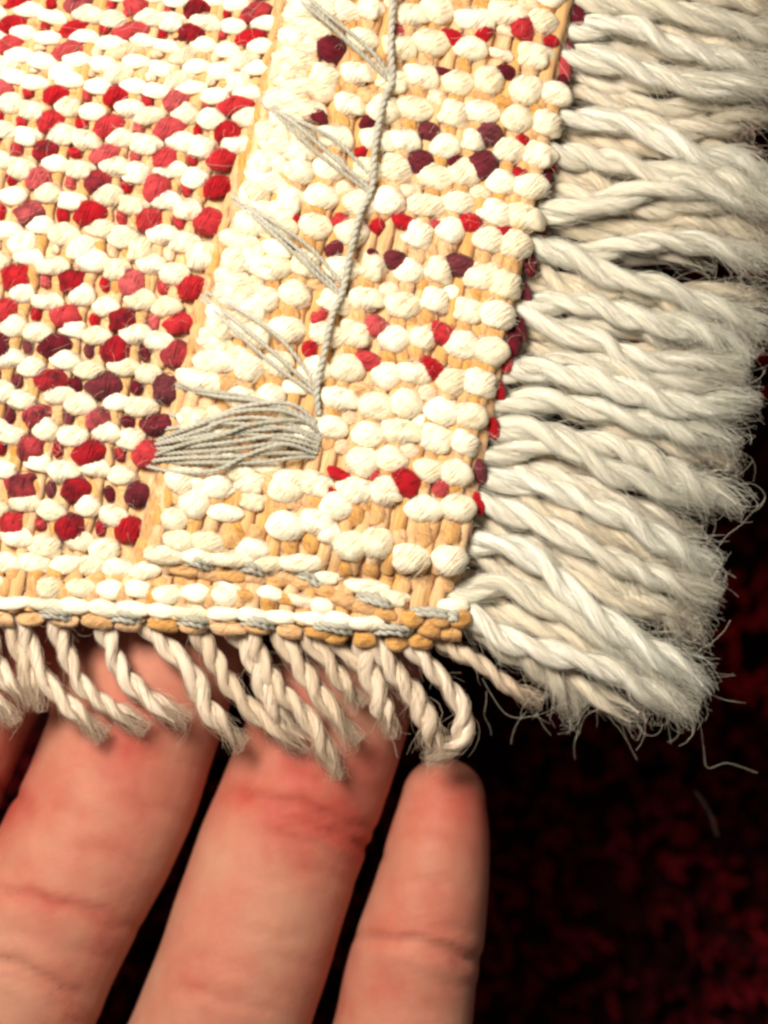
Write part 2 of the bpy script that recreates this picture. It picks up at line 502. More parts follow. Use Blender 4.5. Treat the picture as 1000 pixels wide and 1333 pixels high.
# --- flap: bigger round stitches
FROWS = [-160, -118, -76, -36, 4, 46, 90, 130, 172, 212, 252, 290, 340, 382, 428, 474, 514, 552, 590, 628]
REDS = [(430, 64, 'maroon', 34, 30), (406, 148, 'maroon', 30, 22), (392, 192, 'maroon', 32, 16), (378, 282, 'red', 26, 15), (444, 288, 'red', 22, 18), (436, 322, 'maroon', 18, 28),
        (416, 414, 'red', 18, 22), (404, 454, 'red', 22, 20), (375, 322, 'maroon', 26, 10),
        (588, 48, 'red', 34, 20), (518, 44, 'red', 20, 22), (630, 46, 'red', 18, 26), (680, 38, 'red', 36, 28), (718, 52, 'red', 22, 16),
        (578, 94, 'maroon', 22, 10), (658, 94, 'maroon', 30, 17), (558, 171, 'maroon', 32, 22), (637, 174, 'maroon', 38, 28), (680, 182, 'red', 18, 14),
        (546, 211, 'maroon', 32, 28), (480, 158, 'maroon', 16, 24), (470, 197, 'red', 14, 16), (626, 213, 'maroon', 42, 34), (592, 210, 'maroon', 16, 18), (675, 225, 'red', 22, 14),
        (528, 290, 'red', 34, 22), (492, 293, 'red', 18, 22), (613, 290, 'red', 32, 22), (570, 293, 'red', 16, 12), (658, 300, 'red', 22, 14),
        (516, 340, 'maroon', 34, 27), (598, 345, 'maroon', 42, 28), (484, 332, 'maroon', 16, 16), (640, 350, 'blush', 18, 14),
        (490, 425, 'red', 36, 24), (575, 434, 'red', 34, 26), (478, 469, 'red', 38, 24), (560, 480, 'red', 36, 28), (620, 442, 'red', 20, 12), (608, 488, 'blush', 18, 12),
        (442, 618, 'red', 34, 16), (488, 619, 'red', 18, 16), (528, 628, 'red', 44, 36), (574, 636, 'red', 22, 22), (430, 639, 'red', 20, 8), (660, 40, 'blush', 24, 16), (655, 70, 'blush', 26, 14)]
for (x, y, k, w, h) in REDS:
    stitch(k, x, y, w * 1.08, h * 1.08, 22 if w > 26 else 60 if h > w else 15, .28, jit=.4)
RP = np.array([(r[0], r[1], r[3]) for r in REDS])
for j, yr in enumerate(FROWS):
    pitch = (FROWS + [668])[j + 1] - yr
    for i in range(-4, 1):
        xa = 688 - .255 * yr + 88 * i
        for (dx, dy, sel) in ((26, 18 if i else 22, 0), (63, 12 if i else 26, 1)):
            x = xa + dx - .255 * dy; y = yr + dy + .045 * (x - 600)
            if x < x_flap(y) + 22 or x > x_edge(y) - 6: continue
            if 215 < x < 425 and 505 < y < 612: 
                if random.random() < .45: continue
            if y > 640: continue
            big = 47 if i == 0 else 47
            if x < 470 - .2 * y + 20 and i < -2: big = 42
            dd = np.min(np.hypot(RP[:, 0] - x, (RP[:, 1] - y) * 1.25) - RP[:, 2] * .42)
            if dd < 4: continue
            if dd < 13: big *= .85
            stitch('cream', x, y, big, 35 if i == 0 else 34, 12, .28)
            xt = x - .255 * pitch * .45; yt = y + pitch * .48
            d = np.min(np.hypot((RP[:, 0] - xt), (RP[:, 1] - yt) * 1.3) - RP[:, 2] * .35)
            if d > 4: stitch('tan', xt, yt, pitch * .62, 20, 84, -.02)
            if d > 16 and sel: stitch('tan', xt - 20, yt + 2, pitch * .6, 18, 84, -.10)
        x = xa + random.gauss(0, 2); y = yr + .045 * (x - 600)
        if x < x_flap(y) + 20 or x > x_edge(y) - 40 or y > 640: continue
        d = np.min(np.hypot(RP[:, 0] - x, RP[:, 1] - y))
        if d > 26: stitch(random.choice(['blush', 'cream', 'tan', 'blush']), x, y, 30, 22, 15, -.02)
# puffy cream welt along the flap's free edge
for y in np.arange(-180, 600, 26):
    xf = float(x_flap(y))
    if 490 < y < 600 and random.random() < .3: continue
    stitch('cream', xf + 34 + random.gauss(0, 5), y, 52, 30, 22, .25)
    if random.random() < .75: stitch('cream' if random.random() < .7 else 'blush', xf + 62 + random.gauss(0, 6), y + 12, 44, 26, 18, .3)
# lower end of the flap: wide tan floats between big cream loops
for (x, y, w, h) in [(466, 640, 36, 26), (500, 642, 36, 28), (552, 662, 46, 30), (596, 660, 40, 34), (440, 657, 38, 32), (378, 625, 40, 26), (407, 629, 34, 26), (252, 655, 40, 30), (294, 668, 38, 22),
                     (282, 634, 40, 22), (330, 652, 34, 22), (312, 614, 34, 20), (372, 684, 44, 30), (410, 680, 40, 34), (454, 710, 46, 32), (490, 706, 42, 32), (534, 727, 46, 36), (584, 728, 40, 38),
                     (430, 694, 30, 26), (330, 715, 40, 24), (270, 704, 44, 24), (232, 705, 40, 26), (345, 606, 36, 18), (250, 628, 30, 18), (228, 676, 30, 26)]:
    stitch('cream', x, y, w * 1.14, h * 1.14, 8, .36, jit=.5)
for (x, y, w, h) in [(381, 653, 24, 24), (411, 650, 22, 24), (464, 670, 30, 24), (492, 671, 30, 22), (552, 694, 34, 24), (588, 694, 34, 24), (249, 679, 20, 16), (348, 631, 26, 24), (333, 693, 24, 22),
                     (300, 702, 24, 26), (405, 708, 30, 22), (376, 710, 24, 22), (450, 736, 26, 20), (484, 738, 26, 22), (545, 758, 26, 20), (580, 760, 24, 22), (355, 664, 22, 14), (310, 690, 22, 20), (520, 700, 22, 20)]:
    stitch('tan', x, y, w, h, 84, .0, jit=.5)
# tan cord along the flap edge
for y in np.arange(-180, 730, 34):
    if 480 < y < 640 and random.random() < .4: continue
    stitch('tan', float(x_flap(y + 15)) + (2 if y < 600 else 10), y + 15, 44, 15 if y < 600 else 22, 104, -.1)
    if y > 620: stitch('tan', float(x_flap(y + 15)) + 24, y + 6, 34, 16, 100, .05)
# red knots tucked under the right selvedge
for (x, y, k) in [(752, 18, 'maroon'), (742, 66, 'maroon'), (731, 110, 'maroon'), (720, 160, 'maroon'), (716, 210, 'red'), (709, 232, 'maroon'), (703, 296, 'maroon'), (690, 342, 'maroon'), (681, 382, 'maroon'), (674, 428, 'maroon'),
                  (660, 468, 'red'), (650, 510, 'red'), (643, 558, 'red'), (626, 614, 'maroon'), (621, 654, 'red'), (607, 681, 'red'), (735, 88, 'red'), (667, 445, 'maroon')]:
    stitch(k, x, y, 32, 17, 78, -.45, jit=.6)

# --- bottom hem: cords and beads
def bead_row(kind, x0, y0, x1, y1, step, w, h, rot, dz, every=None, skip=0.):
    n = int((x1 - x0) / step) + 1
    for i in range(n):
        if random.random() < skip: continue
        t = i / max(n - 1, 1)
        k = kind if every is None else every[i % len(every)]
        stitch(k, x0 + (x1 - x0) * t, y0 + (y1 - y0) * t, w, h, rot, dz)
bead_row('cream', -170, 722, 190, 742, 36, 46, 26, 3, .36)
for (x, y) in [(352, 772), (396, 784), (420, 790), (300, 766)]: stitch('cream' if x != 396 else 'blush', x, y, 34, 20, 10, .42)
bead_row('tan', -170, 738, 235, 760, 27, 20, 20, 80, .1)
bead_row('cream', -165, 752, 330, 778, 38, 38, 25, 5, .42, skip=.08)
bead_row('tan', -150, 758, 350, 782, 38, 26, 18, 84, .15)
bead_row('cream', -170, 774, 480, 810, 37, 45, 20, 5, .42)
bead_row('tan', -170, 797, 420, 822, 41, 38, 20, 3, .55)
bead_row('cream', 216, 722, 392, 734, 42, 54, 22, 4, .45)
bead_row('cream', 418, 752, 482, 764, 40, 54, 20, 8, .45)
bead_row('cream', 515, 779, 586, 787, 36, 46, 20, 4, .3)
bead_row('tan', 240, 744, 400, 757, 30, 36, 17, 8, .45)
bead_row('tan', 372, 752, 500, 800, 24, 34, 17, 20, .5)
bead_row('tan', 320, 774, 470, 790, 40, 30, 16, 10, .2)
for (x, y) in [(476, 831), (517, 836), (548, 834), (585, 823), (536, 806), (572, 806), (436, 826), (560, 818), (598, 806)]:
    stitch('tan', x, y, 32, 24, 5, .55, jit=.4)

# --- build stitches: the largest in view as parts, the rest joined
inview = []; rest = {}
count = {}
def vis(it):
    return -8 < it[1] < 1008 and -8 < it[2] < 1340
order = sorted(items, key=lambda it: -it[4] * it[5])
for it in order:
    nm = NAMES[it[0]]
    if vis(it) and count.get(nm, 0) < 295:
        count[nm] = count.get(nm, 0) + 1
        inview.append(it)
    else:
        rest.setdefault(it[0], []).append(it)
def mat_of(it):
    kind, px, py, z, w, h, rot, dep = it
    k = (D - z * 1e-3) / D
    c = Wp(px, py, z)
    w_ = w * S * k / 2 / .001; h_ = h * S * k / 2 / .001; d_ = max(dep * S * k / .001, .25)
    return Matrix.Translation(c) @ Matrix.Rotation(R(-rot), 4, 'Z') @ Matrix.Rotation(random.choice((0., math.pi)), 4, 'Z') @ Matrix.Diagonal((w_, h_, d_, 1))
for it in inview:
    kind, px, py = it[:3]
    o = bpy.data.objects.new(NAMES[kind], random.choice(VAR[kind]))
    COL.objects.link(o)
    onflap = px > float(x_flap(py)) and py < 742
    o.parent = flap if onflap else cloth
    o.matrix_basis = mat_of(it)          # cloth and flap stand at the origin
for kind, its in rest.items():
    vs = []; fs = []; n = 0
    for it in its:
        me = random.choice(VAR[kind]); m4 = np.array(mat_of(it))
        v = np.empty(len(me.vertices) * 3, np.float32); me.vertices.foreach_get('co', v); v = v.reshape(-1, 3)
        f = np.empty(len(me.polygons) * 4, np.int32); me.loops.foreach_get('vertex_index', f)
        v = v[:NB]; f = f[:4 * NBF]          # body of the bump only
        vs.append(v @ m4[:3, :3].T + m4[:3, 3]); fs.append(f.reshape(-1, 4) + n); n += len(v)
    o = part(new_obj(NAMES[kind].replace('stitch', 'stitches').replace('strand', 'strands'), np.vstack(vs), np.vstack(fs), M[kind]))
    o['kind'] = 'stuff'

# --- tan warp cords that run under the stitches, seen between them
def cord(x_at0, y0, y1, width, dz, onflap):
    n = max(20, int((y1 - y0) / 6)); y = np.linspace(y0, y1, n)
    x = x_at0 - .255 * y + wob(n, 1.2)
    ok = (x > x_flap(y) + 14) & (x < x_edge(y) - 12) if onflap else (x < x_flap(y) - 4) & (x > -180)
    if not onflap: ok = ok | ((y > 742) & (x < x_edge(y) - 14) & (x > -180))
    ok &= y < y_bot(x) - 12
    if ok.sum() < 8: return
    i0, i1 = np.where(ok)[0][[0, -1]]
    x = x[i0:i1 + 1]; y = y[i0:i1 + 1]; n = len(x)
    P = Wp(x, y, zsurf(x, y) + dz + .12 * np.sin(y / 6.7))
    sides = 10
    V, F, A = tubes(P[None], np.full((1, n), width * S * .5), sides)
    ai = np.arange(sides) * 2 * np.pi / sides; w = np.arange(n) * .35
    g = .10 * np.sin(3 * (ai[None] + w[:, None])) + .06 * np.sin(5 * ai[None] - w[:, None])
    V = V.reshape(n, sides, 3); V = V + (V - P[:, None]) * g[..., None]
    b = Bag(); b.add(V.reshape(-1, 3), F, A)
    o = b.build('warp_cord', M['tancord'])
    o.parent = flap if onflap else cloth
for i in range(-20, 6):
    cord(688 + 22 * i + 4, -185, 742, 19, -.38, True)
for i in range(-16, 24):
    cord(172 + .255 * 372 + 38.5 * i + 22, -185, 800, 17, -.42, False)
for i in range(0, 30):
    cord(205 + 24 * i + 12, 742, 812, 20, -.25, False)

# --- pile on the rug's face (underneath)
def rug_pile():
    X, Y = np.meshgrid(np.arange(-170, 720, 17), np.arange(-170, 815, 17))
    X = X.ravel() + rng.normal(0, 4, X.size); Y = Y.ravel() + rng.normal(0, 4, Y.size)
    ok = (X < x_edge(Y) - 14) & (Y < y_bot(X) - 20)
    X = X[ok]; Y = Y[ok]
    per = 3
    X = np.repeat(X, per); Y = np.repeat(Y, per); n = len(X); K = 4
    t = np.linspace(0, 1, K)
    P = np.empty((n, K, 3))
    ax = rng.normal(0, 10, n); ay = rng.normal(0, 10, n); ln = rng.uniform(1.6, 2.4, n)
    for k in range(K):
        P[:, k] = Wp(X + ax * t[k], Y + ay * t[k], np.minimum(zsurf(X, Y), .3) - 1.5 - ln * t[k])
    rad = np.broadcast_to(.00045 * (1 - .5 * t ** 2)[None], (n, K))
    V, F, A = tubes(P, rad, 4)
    b = Bag(); b.add(V, F, A, np.repeat((rng.random(n) < .35).astype(float), K * 4))
    o = part(b.build('pile', M['pile'])); o['kind'] = 'stuff'
rug_pile()

# ------------------------------------------------------------------ grey sewing thread (two-ply)
def thread(name, pts, width=7.5, lam=11, mat='grey', lift=0.15):
    """pts: (px, py, height above cloth in mm)"""
    P3 = np.array([Wp(p[0], p[1], float(zsurf(p[0], p[1])) + p[2] + lift) for p in pts])
    n = max(40, int(np.sum(np.hypot(*np.diff(np.array(pts)[:, :2], axis=0).T)) / 2.2))
    C, Ln = catmull(P3, n)
    C[:, 0] += wob(n, .00004); C[:, 1] += wob(n, .00004)
    T, Nn, B = [a[0] for a in frames(C[None])]
    s = np.linspace(0, Ln, n); r = width * S * .33
    b = Bag()
    for p in range(2):
        th = 2 * np.pi * s / (lam * S) * .5 + p * np.pi
        P = C + r * .6 * (np.cos(th)[:, None] * Nn + np.sin(th)[:, None] * B)
        b.add(*tubes(P[None], np.full((1, n), r), 7))
    m = 14     # stray filaments
    for i in range(m):
        a = rng.integers(0, n - 12); K = 8
        base = C[a:a + K].copy(); off = np.linspace(0, 1, K)[:, None] ** 1.5 * rng.normal(0, .0005, 3)
        b.add(*tubes((base + r * 1.5 * rng.normal(0, .7, 3) + off)[None], np.full((1, K), .000012), 3))
    return part(b.build(name, M[mat]))
SEW = 'sewing_thread'
thread('seam_thread', [(516, -60, 1.0), (512, 0, 1.15), (509, 60, 1.1), (511, 104, .75), (500, 130, 1.1), (488, 190, 1.2), (484, 244, .75), (468, 280, 1.1), (456, 330, 1.15), (446, 378, .7), (432, 410, 1.1), (422, 455, 1.1), (412, 505, .5), (414, 540, .1)], 9, 10, lift=.75)
for a in [[(372, -12, .5), (410, 18, 1.5), (455, 56, 1.5), (506, 104, .8)], [(388, -14, .5), (430, 22, 1.6), (480, 62, 1.4), (507, 98, .8)], [(395, -6, .6), (440, 40, 1.5), (490, 88, 1.3), (506, 108, .7)],
          [(340, 132, .2), (380, 158, 1.6), (430, 200, 1.6), (482, 246, .8)], [(344, 140, .2), (395, 160, 1.7), (440, 184, 1.5), (486, 232, .8)], [(338, 128, .3), (372, 160, 1.6), (415, 200, 1.6), (480, 250, .6)],
          [(300, 252, .2), (345, 288, 1.6), (395, 330, 1.6), (444, 380, .7)], [(304, 262, .2), (350, 298, 1.7), (400, 345, 1.5), (442, 384, .7)], [(302, 256, .2), (352, 284, 1.6), (405, 322, 1.5), (447, 372, .7)],
          [(262, 384, .1), (310, 420, 1.5), (360, 462, 1.6), (410, 508, .6)], [(268, 380, .1), (320, 408, 1.6), (370, 446, 1.5), (412, 500, .6)], [(264, 390, .2), (300, 424, 1.6), (350, 470, 1.5), (408, 512, .5)]]:
    thread(SEW, a, 5.6, 8, lift=.4)
for a in [[(226, 500, .1), (270, 508, 1.4), (330, 518, 1.7), (385, 536, 1.6), (416, 560, .3)], [(232, 504, .1), (280, 516, 1.5), (340, 524, 1.7), (400, 545, 1.3), (417, 566, .2)],
          [(206, 572, .1), (250, 556, 1.5), (310, 536, 2.1), (370, 536, 2.2), (410, 556, 1.0), (418, 572, .0)], [(204, 576, .1), (255, 562, 1.6), (300, 545, 2.0), (360, 546, 2.0), (412, 568, .4)],
          [(198, 580, .2), (255, 570, 1.5), (320, 560, 1.8), (380, 556, 1.7), (418, 570, .3)], [(200, 586, .2), (260, 580, 1.5), (320, 572, 1.8), (370, 566, 1.6), (416, 576, .3)],
          [(196, 590, .2), (250, 588, 1.5), (310, 584, 1.8), (360, 578, 1.6), (414, 582, .3)], [(188, 602, .1), (240, 596, 1.4), (300, 594, 1.7), (350, 590, 1.6), (408, 590, .3)],
          [(186, 606, .1), (230, 614, 1.2), (280, 612, 1.6), (320, 592, 2.1), (370, 578, 2.0), (412, 590, .4)], [(194, 596, .1), (235, 580, 1.6), (290, 566, 2.2), (330, 552, 2.4), (390, 548, 1.6), (416, 566, .3)],
          [(214, 566, .1), (262, 566, 1.5), (325, 566, 1.7), (390, 576, 1.4), (414, 586, .2)], [(222, 540, .1), (260, 548, 1.5), (320, 552, 1.9), (380, 560, 1.7), (417, 574, .3)],
          [(210, 560, .1), (262, 550, 1.6), (325, 528, 1.9), (378, 526, 1.9), (412, 548, .8)], [(196, 600, .2), (262, 602, 1.4), (330, 602, 1.5), (385, 596, 1.3), (410, 596, .2)]]:
    thread(SEW, a, 5.8, 8)
# short grey stitches in the bottom hem
for (x0, y0, x1, y1) in [(246, 731, 272, 736), (316, 738, 345, 744), (388, 748, 418, 758), (470, 778, 508, 786), (238, 808, 268, 812), (322, 808, 352, 814), (410, 814, 452, 820), (494, 820, 530, 822), (540, 796, 584, 800),
                         (58, 798, 90, 802), (148, 802, 178, 806), (-40, 792, -8, 797), (580, 802, 602, 804)]:
    for d in (-3, 3):
        thread('hem_thread', [(x0 - 4, y0 + d, .0), (x0 + 8, y0 + d, 1.0), ((x0 + x1) / 2, (y0 + y1) / 2 + d - 1, 1.25), (x1 - 6, y1 + d, 1.0), (x1 + 4, y1 + d, .0)], 9, 12)

# ------------------------------------------------------------------ fringe
def tassel(name, pts, width, lam, mat, nf=110, splay=1.0, fly=.12, hand=1, parent=rug, tone=0.0, sides=13):
    """two-ply yarn with its fibres. pts: (px, py, z mm)"""
    P3 = np.array([Wp(*p) for p in pts])
    plen = np.sum(np.hypot(*np.diff(np.array(pts, float)[:, :2], axis=0).T))
    n = int(max(36, plen / 4.2))
    C, Ln = catmull(P3, n)
    amp = width * S * .045
    C += np.stack([wob(n, amp), wob(n, amp), wob(n, amp)], 1)
    s = np.linspace(0, Ln, n); u = s / Ln
    T, Nn, B = [a[0] for a in frames(C[None])]
    r = width * S * .285 * (1 + .10 * np.sin(s / (lam * S) * 2.3 + rng.uniform(0, 6)) + wob(n, .04))
    off = width * S * .19
    ph0 = rng.uniform(0, 6.28)
    # twist slows toward the cut end
    th = hand * 2 * np.pi * np.cumsum(np.gradient(s) * (1 - .35 * sstep(.75, 1, u))) / (lam * S) + ph0 + wob(n, .55, 4)
    spl = sstep(.62, 1.0, u)
    b = Bag()
    centres = []
    for p in range(2):
        a = th + p * np.pi
        o = off * (1 + .25 * spl * splay)
        P = C + (o * np.cos(a))[:, None] * Nn + (o * np.sin(a))[:, None] * B
        centres.append(P)
        taper = .92 * (1 - .97 * sstep(.80, .985, u) * .9) * (.80 + .2 * sstep(0, .06, u))
        V, F, A = tubes(P[None], (r * taper)[None], sides)
        # each ply is a bundle: shallow flutes that wind round it
        ai = np.arange(sides) * 2 * np.pi / sides
        wind = hand * s / (lam * S) * 2 * np.pi * .55
        g = sum(am * np.sin(fq * (ai[None] + wind[:, None]) + rng.uniform(0, 6) + wob(n, .8)[:, None]) for fq, am in ((2, .06), (3, .07), (5, .06), (7, .05)))
        V = V.reshape(n, sides, 3); V = V + (V - P[:, None]) * g[..., None]
        b.add(V.reshape(-1, 3), F, A, tone)
    K = 9
    q = np.linspace(0, 1, K)
    PF = []; RF = []
    for p in range(2):
        P = centres[p]
        Tt, N2, B2 = [x[0] for x in frames(P[None])]
        m = nf
        u0 = rng.uniform(-.1, .88, m); du = rng.uniform(.18, .45, m) * min(1, 200 / plen)
        endf = rng.random(m) < .46
        u0 = np.where(endf, rng.uniform(.55, .9, m), u0)
        U = u0[:, None] + du[:, None] * q[None]
        over = np.clip(U - 1, 0, None)
        Uc = np.clip(U, 0, 1)
        ctr = np.stack([np.interp(Uc, u, P[:, i]) for i in range(3)], -1)
        t_ = np.stack([np.interp(Uc, u, Tt[:, i]) for i in range(3)], -1)
        n_ = np.stack([np.interp(Uc, u, N2[:, i]) for i in range(3)], -1)
        b_ = np.stack([np.interp(Uc, u, B2[:, i]) for i in range(3)], -1)
        rr = np.interp(Uc, u, r)
        spu = np.interp(Uc, u, spl)
        rho = rng.uniform(.80, 1.24, m)[:, None] * rr * (1 - .85 * spu * rng.random(m)[:, None])
        rho = rho * (1 + splay * .9 * spu ** 2 * rng.uniform(-.2, 1, m)[:, None])
        flyer = (rng.random(m) < fly)[:, None]
        rho = rho + flyer * (q[None] ** 1.7) * rng.uniform(.3, 1.6, m)[:, None] * width * S * .5
        phi = rng.uniform(0, 6.28, m)[:, None] + hand * (U - u0[:, None]) * Ln / (lam * S) * 2 * np.pi * rng.uniform(.35, .8, m)[:, None]
        ext = np.minimum(over, .07 * (200 / max(plen, 120))) * Ln
        pos = ctr + rho[..., None] * (np.cos(phi)[..., None] * n_ + np.sin(phi)[..., None] * b_) + t_ * ext[..., None]
        # crinkle
        pos += rng.normal(0, .00004, pos.shape) + np.sin(q[None, :, None] * rng.uniform(4, 12, (m, 1, 1)) + rng.uniform(0, 6, (m, 1, 3))) * .00005
        PF.append(pos); RF.append(rng.uniform(.000014, .000026, m)[:, None] * (1 - .5 * q[None] ** 3))
    V, F, A = tubes(np.concatenate(PF), np.concatenate(RF), 3)
    b.add(V, F, A, tone, 1)
    o = part(b.build(name, [M[mat], M['fringe_fibre' if mat == 'fringe' else 'warp_fibre']]))
    return o

# upper layer of the right-hand fringe
TOP = [
 [(752, -2), (840, 8), (930, 26), (1030, 52)], [(752, 40), (820, 36), (880, 62), (1010, 88)], [(744, 72), (807, 82), (860, 101), (912, 112), (1010, 112)],
 [(728, 152), (800, 160), (860, 177), (912, 202), (965, 212), (1015, 248)], [(720, 198), (792, 210), (850, 226), (930, 232), (1010, 262)],
 [(702, 276), (748, 274), (800, 259), (860, 244), (920, 246), (1010, 274)],
 [(690, 322), (762, 331), (830, 316), (912, 316), (992, 340)], [(694, 318), (755, 338), (800, 362), (860, 377), (920, 400), (992, 424)],
 [(674, 404), (725, 429), (781, 443), (815, 464), (870, 474), (962, 476)], [(686, 396), (762, 398), (837, 418), (912, 432), (966, 462)],
 [(664, 486), (752, 470), (808, 482), (880, 498), (955, 492)], [(662, 476), (760, 496), (824, 512), (896, 530), (974, 522)],
 [(640, 530), (700, 522), (800, 540), (880, 560), (946, 576)], [(628, 594), (680, 586), (732, 574), (800, 582), (860, 606), (916, 636), (958, 656)],
 [(648, 560), (704, 566), (760, 594), (800, 618), (850, 628), (912, 648)], [(630, 620), (680, 630), (720, 638), (760, 658), (816, 676), (860, 704), (922, 740)],
 [(626, 652), (700, 682), (760, 714), (840, 748), (922, 774)], [(610, 706), (660, 710), (704, 736), (740, 768), (780, 800), (824, 832), (872, 860), (914, 890)],
 [(604, 772), (660, 762), (712, 788), (760, 812), (820, 850), (884, 896)], [(606, 796), (660, 832), (720, 852), (780, 868), (840, 900), (895, 926)],
]
MID = [
 [(745, 122), (820, 136), (875, 140), (930, 132), (985, 134)], [(735, 160), (820, 160), (890, 172), (935, 164), (994, 150)], [(716, 226), (762, 234), (820, 258), (900, 286), (1000, 296)],
 [(700, 298), (775, 300), (845, 296), (912, 290), (1010, 318)], [(690, 352), (762, 384), (820, 376), (900, 408), (970, 442)], [(672, 446), (740, 462), (820, 470), (900, 500), (962, 520)],
 [(655, 510), (740, 530), (820, 562), (900, 590), (948, 602)], [(640, 604), (720, 622), (800, 650), (900, 694)], [(632, 640), (720, 668), (800, 700), (924, 752)],
 [(628, 668), (700, 700), (780, 742), (850, 780), (912, 800)], [(622, 680), (700, 722), (770, 770), (840, 790), (900, 796)], [(612, 720), (680, 760), (740, 800), (790, 830), (850, 870)],
 [(606, 780), (680, 810), (760, 842), (830, 880), (880, 912)], [(610, 806), (650, 838), (700, 868), (744, 912)], [(760, 20), (850, 48), (930, 60), (1020, 70)], [(746, 100), (830, 112), (920, 92), (1015, 78)],
 [(755, -20), (850, -14), (940, -4), (1030, 10)], [(756, -50), (850, -40), (940, -44), (1030, -30)], [(610, 690), (690, 712), (770, 742), (850, 790), (905, 830)],
 [(705, 250), (780, 262), (860, 272), (940, 262), (1008, 250)], [(682, 372), (750, 372), (830, 388), (900, 380), (985, 390)], [(668, 420), (740, 424), (800, 420), (880, 448), (955, 455)],
]
def zt(i, n, base, droop):
    t = i / (n - 1)
    return base + .5 * math.sin(3 * t) - droop * t * t
for q, pts in enumerate(TOP):
    n = len(pts)
    P = [(x, y, zt(i, n, -.4 + .5 * ((q * 7) % 3 - 1) * (i > 0), 1.6)) for i, (x, y) in enumerate(pts)]
    P.insert(0, (pts[0][0] - 16, pts[0][1] - 1, -1.0))
    tassel('fringe_tassel', P, random.uniform(34, 40), random.uniform(120, 165), 'fringe', nf=360, splay=1.5, fly=.20, hand=1, tone=random.uniform(0, .2))
for q, pts in enumerate(MID):
    n = len(pts)
    P = [(x, y, zt(i, n, -2.2 + .4 * ((q * 5) % 3 - 1), 2.4)) for i, (x, y) in enumerate(pts)]
    P.insert(0, (pts[0][0] - 18, pts[0][1] - 2, -1.9))
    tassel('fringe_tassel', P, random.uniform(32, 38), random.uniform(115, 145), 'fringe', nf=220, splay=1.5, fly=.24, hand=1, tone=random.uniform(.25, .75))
# lower layer
ys = np.arange(-40, 800, 52)
for q, y in enumerate(ys):
    x0 = float(x_edge(y)) - 16; ln = 265 + random.uniform(-25, 15)
    a = R(np.interp(y, [0, 300, 500, 700, 800], [6, 8, 14, 26, 34]) + random.uniform(-7, 7))
    pts = [(x0 + ln * t * math.cos(a) + 0, y + ln * t * math.sin(a) + random.uniform(-7, 7) * (t > 0), -2.2 - 2.0 * t) for t in (0, .25, .5, .75, 1)]
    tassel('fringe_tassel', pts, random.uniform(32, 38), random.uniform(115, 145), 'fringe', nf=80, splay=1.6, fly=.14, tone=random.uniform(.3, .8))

# short tassel at the corner and the thin warp ends along the bottom
tassel('warp_tassel', [(566, 832, -1.5), (600, 852, -1.2), (630, 866, -1.5), (662, 892, -2), (692, 908, -2.6)], 23, 62, 'warpend', nf=90, splay=1.5, fly=.2)
BOT = [[(4, 796), (18, 830), (34, 870), (48, 912)], [(28, 802), (42, 846), (66, 896), (124, 950)], [(72, 806), (86, 850), (112, 898), (180, 944)], [(134, 810), (146, 850), (172, 890), (230, 932)],
       [(188, 812), (216, 842), (248, 874), (270, 922), (306, 962)], [(254, 818), (278, 856), (300, 894), (340, 936), (392, 968)], [(328, 822), (340, 858), (362, 896), (402, 940), (436, 1002)],
       [(364, 826), (388, 866), (418, 908), (456, 956)], [(400, 828), (424, 858), (442, 884), (462, 912)], [(470, 834), (480, 872), (494, 910), (508, 946)], [(488, 836), (512, 872), (540, 906), (566, 974)],
       [(524, 836), (554, 862), (584, 894), (604, 930), (596, 965), (566, 984)], [(414, 830), (450, 850), (492, 872)], [(-30, 800), (-12, 850), (10, 890), (30, 905)], 
       [(300, 822), (330, 862), (352, 910), (376, 950)], [(-70, 798), (-50, 850), (-20, 900), (10, 930)]]
for q, pts in enumerate(BOT):
    n = len(pts)
    # lie over the finger pads
    P = [(x, y, [-.9, -1.4, -1.6, -1.9, -2.2, -2.4, -2.6][i] - (.5 if q >= 12 else 0)) for i, (x, y) in enumerate(pts)]
    P.insert(0, (pts[0][0] - 4, pts[0][1] - 14, -1.2))
    tassel('warp_tassel', P, random.uniform(27, 33), random.uniform(76, 100), 'warpend', nf=105, splay=.9, fly=.12)

# ------------------------------------------------------------------ fuzz on the cloth, and long loose fibres round the fringe
def fuzz():
    m = 1500; K = 7
    y = rng.uniform(-20, 815, m); x = rng.uniform(-10, 1, m)
    x = rng.uniform(0, 1, m) * (x_edge(y) + 30) - 15
    a = rng.uniform(0, 6.28, m); ln = rng.uniform(14, 60, m); curl = rng.normal(0, 2.2, m)
    q = np.linspace(0, 1, K)
    P = np.empty((m, K, 3)); cx = x.copy(); cy = y.copy()
    hz = rng.uniform(.55, 1.5, m)
    for k in range(K):
        P[:, k] = Wp(cx, cy, zsurf(cx, cy) + hz * (.45 + .9 * math.sin(math.pi * q[k]) * .7) + rng.normal(0, .03, m))
        cx = cx + np.cos(a + curl * q[k]) * ln / K; cy = cy + np.sin(a + curl * q[k]) * ln / K
    rad = rng.uniform(.000006, .000012, m)[:, None] * np.ones((1, K))
    V, F, A = tubes(P, rad, 3)
    b = Bag(); b.add(V, F, A)
    o = part(b.build('wool_fuzz', M['fibre'])); o['kind'] = 'stuff'
fuzz()
def loose(pts, r=.000014):
    P3 = np.array([Wp(*p) for p in pts]); C, L_ = catmull(P3, 40)
    C += np.stack([wob(40, .00012), wob(40, .00012), wob(40, .00015)], 1)
    b = Bag(); b.add(*tubes(C[None], np.full((1, 40), r), 4))
    return part(b.build('loose_fibre', M['fibre']))
